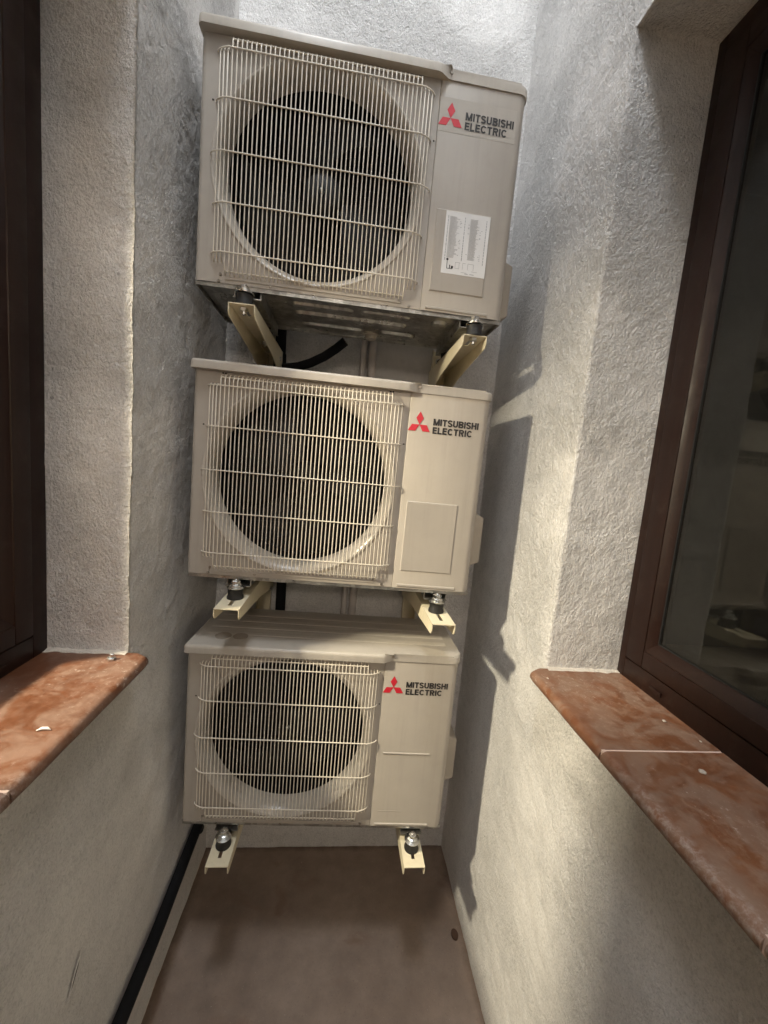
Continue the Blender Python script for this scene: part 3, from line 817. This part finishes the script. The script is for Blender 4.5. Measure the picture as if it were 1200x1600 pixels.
FOOT_X = {1: (0.128, 0.722), 2: (0.141, 0.706), 3: (0.134, 0.709)}
def unit(i, label):
    x0, y0, z0, a, t = UX[i]
    u = thing('air_conditioner_unit', label, 'air conditioner', (x0, y0, z0), (0, -t, -a), 'outdoor units stacked on the back wall')
    fp = inst('fan_panel', ME['fan_panel'], u); inst('fan_ring', ME['ring'], fp)
    sv = inst('service_panel', ME['service'], u); inst('pressed_panel', ME['pad_soft' if i == 3 else 'pad'], sv); inst('pressed_rib', ME['rib'], sv)
    ld = inst('lid', ME['lid'], u); inst('screw', ME['screw'], ld, (0.597, -0.0062, 0.5635))
    bp = inst('base_pan', ME['base'], u)
    inst('back_panel', ME['back'], u); inst('fan_housing', ME['cavity'], u); inst('coil', ME['coil'], u); inst('fan_motor', ME['motor'], u)
    f = inst('fan', ME['fan'], u)
    rot = {1: 10, 2: 47, 3: 85}[i]
    for k in range(3): inst('blade', ME['blade'], f, (FCX, 0, FCZ), (0, math.radians(rot+120*k), 0))
    inst('shaft_nut', ME['nut'], f, (FCX, 0.060, FCZ))
    # grille: the rims carry the wires
    gr = inst('grille', ME['rim'], u, (0, -0.0135, 0.5325))
    def gw(name, me, x, z): inst(name, me, gr, (x, 0.0135, z-0.5325))
    n = 43
    for k in range(n): gw('wire', ME['w_centre'], 0.075+k*(0.524-0.075)/(n-1), 0.0)
    for x, k in ((0.046, 's1'), (0.0555, 's2'), (0.065, 's3'), (0.534, 's3'), (0.5435, 's2'), (0.553, 's1')): gw('wire', ME['w_'+k], x, 0.0)
    for z, k in ((0.511, 'bar_a'), (0.4055, 'bar_a'), (0.2905, 'bar_b'), (0.178, 'bar_a'), (0.0655, 'bar_a')): gw('crossbar', ME[k], 0.0, z)
    inst('crossbar', ME['rim'], gr, (0, 0.008, 0.026-0.5325))
    for x, z in ((0.0625, 0.020), (0.185, 0.008), (0.516, 0.0185), (0.543, 0.0065), (0.0585, 0.004)): inst('screw', ME['screw'], fp, (x, -0.0005, z))
    for x, z in ((0.0745, 0.5452), (0.0815, 0.5452), (0.5185, 0.5452), (0.5255, 0.5452), (0.030, 0.4085), (0.568, 0.4085)): inst('mounting_slot', ME['slot'], fp, (x, 0, z))
    inst('valve_cover', ME['valve'], u)
    # maker's mark
    mx, mz = 0.6055, 0.4655
    em = inst('lettering', ME['letters'], sv, (0.6435, -0.0030, 0.4445))
    for k in range(3):
        inst('emblem_diamond', ME['diamond%d' % k], sv, (mx, -0.0026, mz))
    for fx in FOOT_X[i]:
        rl = inst('foot_rail', ME['rail'], u, (fx, 0, 0))
        for fy in (-0.019, 0.262):
            ft = inst('rubber_foot', ME['rubber'], u, (fx, fy, -0.0568))
            inst('washer', ME['washer'], ft, (0, 0, 0.0300)); inst('bolt', ME['bolt'], ft, (0, 0, 0.0345))
            inst('under_nut', ME['under_nut'], ft, (0, 0, -0.0032))
    return u, sv, bp
u1, sv1, bp1 = unit(1, 'topmost outdoor air conditioner unit with white data label on its side panel')
u2, sv2, bp2 = unit(2, 'middle outdoor air conditioner unit, between the other two on the back wall')
u3, sv3, bp3 = unit(3, 'lowest outdoor air conditioner unit, its lid seen from above')

# pale film under the mark and the white data label: only on the top unit
bm = BM(); add_box(bm, (0.5755, -0.00235, 0.4335), (0.777, -0.0018, 0.5115)); 
dec = obj('decal_film', bm, M_DECAL, sv1)
bm = BM(); add_box(bm, (0.6185, -0.0047, 0.0985), (0.7375, -0.0042, 0.2505))
lab = obj('data_label', bm, M_LABEL, sv1); lab['label'] = 'white paper data label with grey print and a small wiring sketch'
bm = BM(); rnd = random.Random(3)
Yp = -0.0049
def bar(x0, x1, z0, z1):
    vs = [bm.verts.new(p) for p in ((x0, Yp, z0), (x1, Yp, z0), (x1, Yp, z1), (x0, Yp, z1))]; bm.faces.new(vs)
# rotated blocks of fine print, columns read from the side
for (c0, c1, zt, zb) in ((0.6295, 0.652, 0.238, 0.139), (0.685, 0.706, 0.238, 0.139)):
    z = zt
    while z > zb:
        w = c1-c0; e = c0+w*rnd.uniform(0.75, 1.0)+ (0.006 if rnd.random() < 0.15 else 0)
        bar(c0, e, z-0.0008, z); z -= 0.0021
for xc in (0.6245, 0.6695, 0.7275):
    z = 0.240
    while z > 0.135:
        l = rnd.uniform(0.003, 0.009); bar(xc, xc+0.0016, z-l, z); z -= l+rnd.uniform(0.001, 0.002)
for x in (0.657, 0.659, 0.680, 0.712, 0.716): 
    for q in range(5):
        z = rnd.uniform(0.14, 0.235); bar(x, x+0.003, z-0.0012, z)
for x0, x1, z in ((0.655, 0.669, 0.129), (0.655, 0.666, 0.114), (0.675, 0.683, 0.129), (0.689, 0.705, 0.129), (0.693, 0.694, 0.113), (0.70, 0.716, 0.111), (0.672, 0.688, 0.106)): bar(x0, x1, z-0.0007, z)
for x in (0.655, 0.6655, 0.675, 0.689, 0.7045): bar(x, x+0.0007, 0.113, 0.1285)
for s0, s1 in ((0.6825, 0.6915), (0.696, 0.708)): bar(s0, s1, 0.1025, 0.1040)
obj('fine_print', bm, M_GREYINK, lab)
bm = BM()
def disc(cx, cz, r, n=14):
    bm.faces.new([bm.verts.new((cx+r*math.cos(2*PI*k/n), Yp, cz+r*math.sin(2*PI*k/n))) for k in range(n)])
disc(0.6330, 0.1335, 0.0030)
bar(0.6323, 0.6337, 0.111, 0.131); bar(0.6323, 0.648, 0.1105, 0.1118); bar(0.6395, 0.642, 0.112, 0.1205); bar(0.6445, 0.650, 0.112, 0.1185)
obj('wiring_sketch', bm, M_INK, lab)
# drain spigot under the top unit
bm = BM(); add_lathe(bm, [(0.026, -0.0025), (0.026, -0.007), (0.020, -0.009), (0.0165, -0.020)], (0.46, 0.235, 0.0), 'Z', 24)
o = obj('drain_spigot', bm, M_PLASTIC, bp1, 35)
# faint double stain pressed in the lowest lid
bm = BM(); add_prism(bm, arc(0.085, 0.048, 0.024, 0, 360, 18)[:-1], 0.5738, 0.57445); add_prism(bm, arc(0.135, 0.05, 0.022, 0, 360, 18)[:-1], 0.5738, 0.57445)
o = obj('dust_mark', bm, simple('dust_mark', (0.32, 0.275, 0.225), 0.8), u3)

# ------------------------------------------------------------------ brackets
def bracket_arm_bm(L, w=0.064, tk=0.0022):
    """channel open downwards; origin at the front tip, top centre; runs towards +y; flanges deepen to the wall"""
    bm = BM(); h0, h1 = 0.030, 0.100; hw = w/2
    # top plate in two cheeks round a slot
    sl0, sl1, sw = 0.026, 0.088, 0.0052
    for a, b, c, d in ((-hw, -sw, 0, L), (sw, hw, 0, L), (-sw, sw, 0, sl0), (-sw, sw, sl1, L)):
        add_box(bm, (a, c, -tk), (b, d, 0))
    for s in (-1, 1):
        xo, xi = s*hw, s*(hw-tk)
        ps = [(0.0, -tk*0.5), (0.0, -0.020), (0.004, -0.027), (0.010, -h0), (L*0.55, -0.058), (L, -h1), (L, -tk*0.5)]
        A = [bm.verts.new((xo, y, z)) for y, z in ps]; B = [bm.verts.new((xi, y, z)) for y, z in ps]
        bm.faces.new(A); bm.faces.new(B[::-1])
        for k in range(len(ps)): bm.faces.new((A[k], A[(k+1) % 7], B[(k+1) % 7], B[k]))
    return bm
def bracket(i, j, tip_y, label):
    x0, y0, z0, a, t = UX[i]
    fx = FOOT_X[i][j]
    x = x0+fx; z = z0+t*fx-0.0568
    yt = tip_y
    b = thing('wall_bracket', label, 'wall bracket', (x, YB-0.004, z-0.22), (0, 0, 0), 'cream steel brackets under the units')
    L = YB-0.012-yt
    o = obj('arm', bracket_arm_bm(L), M_BRACKET, b, None, (0, yt-(YB-0.004), 0.22))
    bm = BM()
    add_box(bm, (-0.026, -0.0065, -0.10), (0.026, -0.0040, 0.295), 0.0008)
    add_box(bm, (-0.026, -0.028, -0.10), (-0.0235, -0.007, 0.295), 0.0008); add_box(bm, (0.0235, -0.028, -0.10), (0.026, -0.007, 0.295), 0.0008)
    obj('wall_plate', bm, M_BRACKET, b, None, (0, 0, 0))
    for zz in (-0.06, 0.26):
        bm = BM(); add_lathe(bm, [(0.012, -0.0065), (0.012, -0.008), (0.008, -0.0085), (0.008, -0.014)], (0, 0, zz), 'Y', 12); obj('anchor_bolt', bm, M_ZINC, b, 30)
    for zz in (0.185, 0.14):
        bm = BM(); add_lathe(bm, [(0.007, 0.0), (0.007, 0.003), (0.005, 0.005)], (0.0325, -0.10+0.02*(zz < .16), zz), 'X', 8); obj('rivet', bm, M_ZINC, b, 30)
    return b
bracket(1, 0, -0.066, 'left cream bracket under the topmost unit, seen from below')
bracket(1, 1, -0.050, 'right cream bracket under the topmost unit, seen from below')
bracket(2, 0, -0.108, 'left cream bracket sticking out under the middle unit')
bracket(2, 1, -0.130, 'right cream bracket sticking out under the middle unit')
bracket(3, 0, -0.076, 'left cream bracket under the lowest unit, above the dark floor')
bracket(3, 1, -0.084, 'right cream bracket under the lowest unit, near the right wall')

# ------------------------------------------------------------------ pipes on the back and left walls
t = thing('insulated_pipe', 'black insulated pipe running down the back wall behind the units', 'pipe', (0.17, YB-0.03, 0.0))
bm = BM(); add_tube(bm, [(-0.020, 0, 1.02), (-0.016, 0, 0.80), (-0.014, 0, 0.62), (0.0, 0, 0.30), (0.035, 0, 0.0), (0.037, 0, -0.3), (0.04, 0, -0.60), (0.03, 0, -0.95)], 0.0185, 14)
obj('pipe_run', bm, M_FOAM, t, 60)
bm = BM(); add_tube(bm, [(-0.016, -0.001, 0.700), (-0.015, -0.001, 0.645)], 0.0225, 14); obj('coupling', bm, M_FOAM, t, 60)
bm = BM()
hp = [(0.150, 0.37, 0.655), (0.185, 0.355, 0.652), (0.225, 0.335, 0.655), (0.27, 0.315, 0.668), (0.315, 0.300, 0.690), (0.355, 0.288, 0.718), (0.383, 0.280, 0.742)]
add_tube(bm, hp, 0.0150, 14, False)
inner = [(Vector(hp[-1])-(Vector(hp[-1])-Vector(hp[-2])).normalized()*q) for q in (0.0, 0.03)]
add_tube(bm, inner, 0.0105, 14, False)
d = (Vector(hp[-1])-Vector(hp[-2])).normalized(); tmp = []
hz = obj('drain_hose', bm, M_FOAM, None, 60); tag(hz, 'short black hose curving up to an open end under the topmost unit', 'hose')
bm = BM(); add_tube(bm, [Vector(hp[-1])-d*0.0015, Vector(hp[-1])+d*0.0004], 0.0148, 14)
obj('cut_end', bm, simple('cut_foam', (0.22, 0.20, 0.17), 0.8), hz)

t = thing('painted_pipe', 'pair of wall-coloured pipes running down the middle of the back wall', 'pipe', (0.47, YB-0.02, 0.0))
for dx, rr in ((-0.022, 0.0115), (0.012, 0.015)):
    bm = BM(); add_tube(bm, [(dx*1.0, 0.004, 0.86), (dx, 0.004, 0.4), (dx, 0.004, -0.05), (dx, 0.0, -0.5)], rr, 16); obj('pipe_run', bm, M_PVC, t, 60)

t = thing('insulated_conduit', 'long black pipe fixed low along the left wall', 'pipe', (XL+0.022, YB, -1.035))
bm = BM(); P = []
for k in range(26):
    y = YB-0.02-k*0.09; P.append((mnoise.noise(Vector((y*3, 0, 1)))*0.002, y-YB, 0.030*(1-min(1, k/5)) + mnoise.noise(Vector((y*2, 5, 1)))*0.003))
add_tube(bm, P, 0.0170, 16); obj('pipe_run', bm, M_FOAM, t, 60)
for y in (0.24, -0.42):
    bm = BM(); add_tube(bm, [(0, y-YB-0.006, 0), (0, y-YB+0.006, 0)], 0.0184, 18); obj('clip', bm, M_BLACK, t, 40)

# ------------------------------------------------------------------ small things
def gouge(name, c, L, w, ang, label):
    """a narrow scrape cut in the left wall, raised rim of broken plaster round a dark slot"""
    bm = BM(); n = 14
    up = Vector((0, math.sin(ang), math.cos(ang))); sd = Vector((0, math.cos(ang), -math.sin(ang)))
    a, b, cc = [], [], []
    for k in range(n):
        th = 2*PI*k/n; rr = 1+0.25*mnoise.noise(Vector((k, L*50, 0)))
        e = up*(L/2*math.cos(th))+sd*(w/2*math.sin(th))*rr
        a.append(bm.verts.new(Vector(c)+e*1.5+Vector((0.000, 0, 0)))); b.append(bm.verts.new(Vector(c)+e*1.12+Vector((0.0016, 0, 0)))); cc.append(bm.verts.new(Vector(c)+e*0.8+Vector((0.0006, 0, 0))))
    for P, Q in ((a, b), (b, cc)):
        for k in range(n): bm.faces.new((P[k], P[(k+1) % n], Q[(k+1) % n], Q[k]))
    o = obj(name, bm, M_PLASTER, None, 180); tag(o, label, 'scratch')
    bm = BM(); bm.faces.new([bm.verts.new(v) for v in [Vector(c)+up*(L/2*0.84*math.cos(2*PI*k/n))+sd*(w/2*0.84*math.sin(2*PI*k/n))+Vector((0.0010, 0, 0)) for k in range(n)]])
    obj('slot', bm, M_HOLE, o)
    return o
gouge('wall_gouge', (XL+0.003, -0.397, -0.712), 0.050, 0.0055, 0.60, 'short dark gouge in the left wall below the sill')

bm = BM(); add_lathe(bm, [(0.0085, 0.0), (0.0085, 0.005), (0.006, 0.0065), (0.004, 0.007), (0.004, 0.013), (0.0025, 0.014)], (0, 0, 0), 'Z', 6)
o = obj('loose_nut', bm, M_ZINC, None, 25, (-0.058, -0.248, SILL+0.0009)); o.rotation_euler = (0.1, 0.15, 0.5)
tag(o, 'small shiny metal nut lying on the far end of the left sill', 'nut')
bm = BM(); add_tube(bm, [(-0.010, -0.003, 0.002), (-0.004, 0.0012, 0.003), (0.003, 0.002, 0.003), (0.010, 0.0, 0.002)], [0.0006, 0.0024, 0.0024, 0.0006], 8)
o = obj('plaster_chip', bm, M_CHIP, None, 180, (-0.032, -0.478, SILL)); tag(o, 'curved white plaster chip lying on the left sill', 'chip')
rnd = random.Random(11)
# crumbs of plaster on the right sill
for (x, y, s, lb) in ((1.107, -0.415, 0.0036, 'white plaster crumb beside the window frame on the right sill'), (1.131, -0.475, 0.0024, 'smallest pale crumb by the frame near the tile joint'), (1.060, -0.552, 0.0056, 'flat pale plaster flake on the right sill past the tile joint'), (0.935, -0.262, 0.0026, 'pale crumb at the far front corner of the right sill')):
    bm = BM(); bmesh.ops.create_icosphere(bm, subdivisions=2, radius=s)
    for v in bm.verts: v.co *= 1+0.35*mnoise.noise(v.co*300+Vector((s*900, 0, 0))); v.co.z *= 0.45
    o = obj('plaster_crumb', bm, M_CRUMB, None, 60, (x, y, SILL+s*0.3)); tag(o, lb, 'crumb', 'plaster crumbs on the right sill')
# small hole in the floor near the right wall
bm = BM(); n = 16
q = [(0.926+0.0125*math.cos(2*PI*k/n)*(1+0.2*mnoise.noise(Vector((k, 0, 9)))), 0.072+0.017*math.sin(2*PI*k/n)) for k in range(n)]
add_prism(bm, q, ZF-0.002, ZF+0.0065); o = obj('floor_stain', bm, simple('rust', (0.07, 0.035, 0.02), 0.9)); tag(o, 'small dark rusty spot on the floor by the right wall', 'stain')

# furniture in the dark room behind the right window
t = thing('table', 'dark table dimly seen through the right window', 'table', (2.15, -0.25, ZF))
bm = BM(); add_box(bm, (-0.45, -0.5, 0.98), (0.45, 0.55, 1.02), 0.004); obj('table_top', bm, M_WOOD, t)
for sx in (-0.4, 0.4):
    for sy in (-0.45, 0.5):
        bm = BM(); add_box(bm, (sx-0.03, sy-0.03, 0), (sx+0.03, sy+0.03, 0.98), 0.004); obj('leg', bm, M_WOOD, t)
bm = BM(); add_box(bm, (-0.13, -0.09, 0), (0.13, 0.09, 0.10), 0.006)
o = obj('storage_box', bm, M_PARCEL, None, None, (2.0, -0.15, ZF+1.021)); o.rotation_euler.z = 0.5; tag(o, 'pale box standing on the dark table behind the right window', 'box')
bm = BM(); add_box(bm, (0, -0.35, -0.22), (0.04, 0.35, 0.22), 0.004); o = obj('picture', bm, M_WOOD, None, None, (3.24, 0.05, 0.75)); tag(o, 'dark panel hanging on the far wall of the dark room', 'picture')

# lantern on the left wall above the frame, and the pendant in the lit room
t = thing('wall_lantern', 'lit lantern on an arm high on the left wall', 'lamp', (XL, LANTERN[1], LANTERN[2]+0.12))
bm = BM(); add_lathe(bm, [(0.05, 0.0), (0.05, 0.012), (0.03, 0.02)], (0, 0, 0), 'X', 20); obj('back_plate', bm, M_BLACK, t, 40)
bm = BM(); add_tube(bm, [(0.015, 0, 0), (0.10, 0, 0.05), (0.18, 0, 0.05), (LANTERN[0]-XL, 0, 0.0)], 0.009, 10); obj('arm', bm, M_BLACK, t, 60)
bm = BM(); add_lathe(bm, [(0.012, 0.0), (0.03, -0.004), (0.085, -0.012), (0.088, -0.020)], (LANTERN[0]-XL, 0, 0), 'Z', 24); obj('cap', bm, M_BLACK, t, 40)
t = thing('pendant_lamp', 'lit pendant lamp with an opaque shade in the left room', 'lamp', (PENDANT[0], PENDANT[1], PENDANT[2]))
bm = BM(); add_lathe(bm, [(0.03, 0.20), (0.05, 0.17), (0.17, 0.05), (0.26, -0.066), (0.258, -0.066), (0.168, 0.05), (0.047, 0.165)], (0, 0, 0), 'Z', 32, False); obj('shade', bm, M_BLACK, t, 50)
bm = BM(); add_tube(bm, [(0, 0, 0.19), (0, 0, 0.53)], 0.004, 6); obj('cord', bm, M_BLACK, t)

t = thing('fill_lamp', 'added fill lamp in an invented room behind the camera', 'lamp', NEAR)
bm = BM(); add_lathe(bm, [(0.05, 0.74), (0.05, 0.72), (0.012, 0.71), (0.012, 0.20), (0.19, 0.18), (0.19, 0.175)], (0, 0, 0), 'Z', 24); obj('canopy', bm, M_BLACK, t, 40)
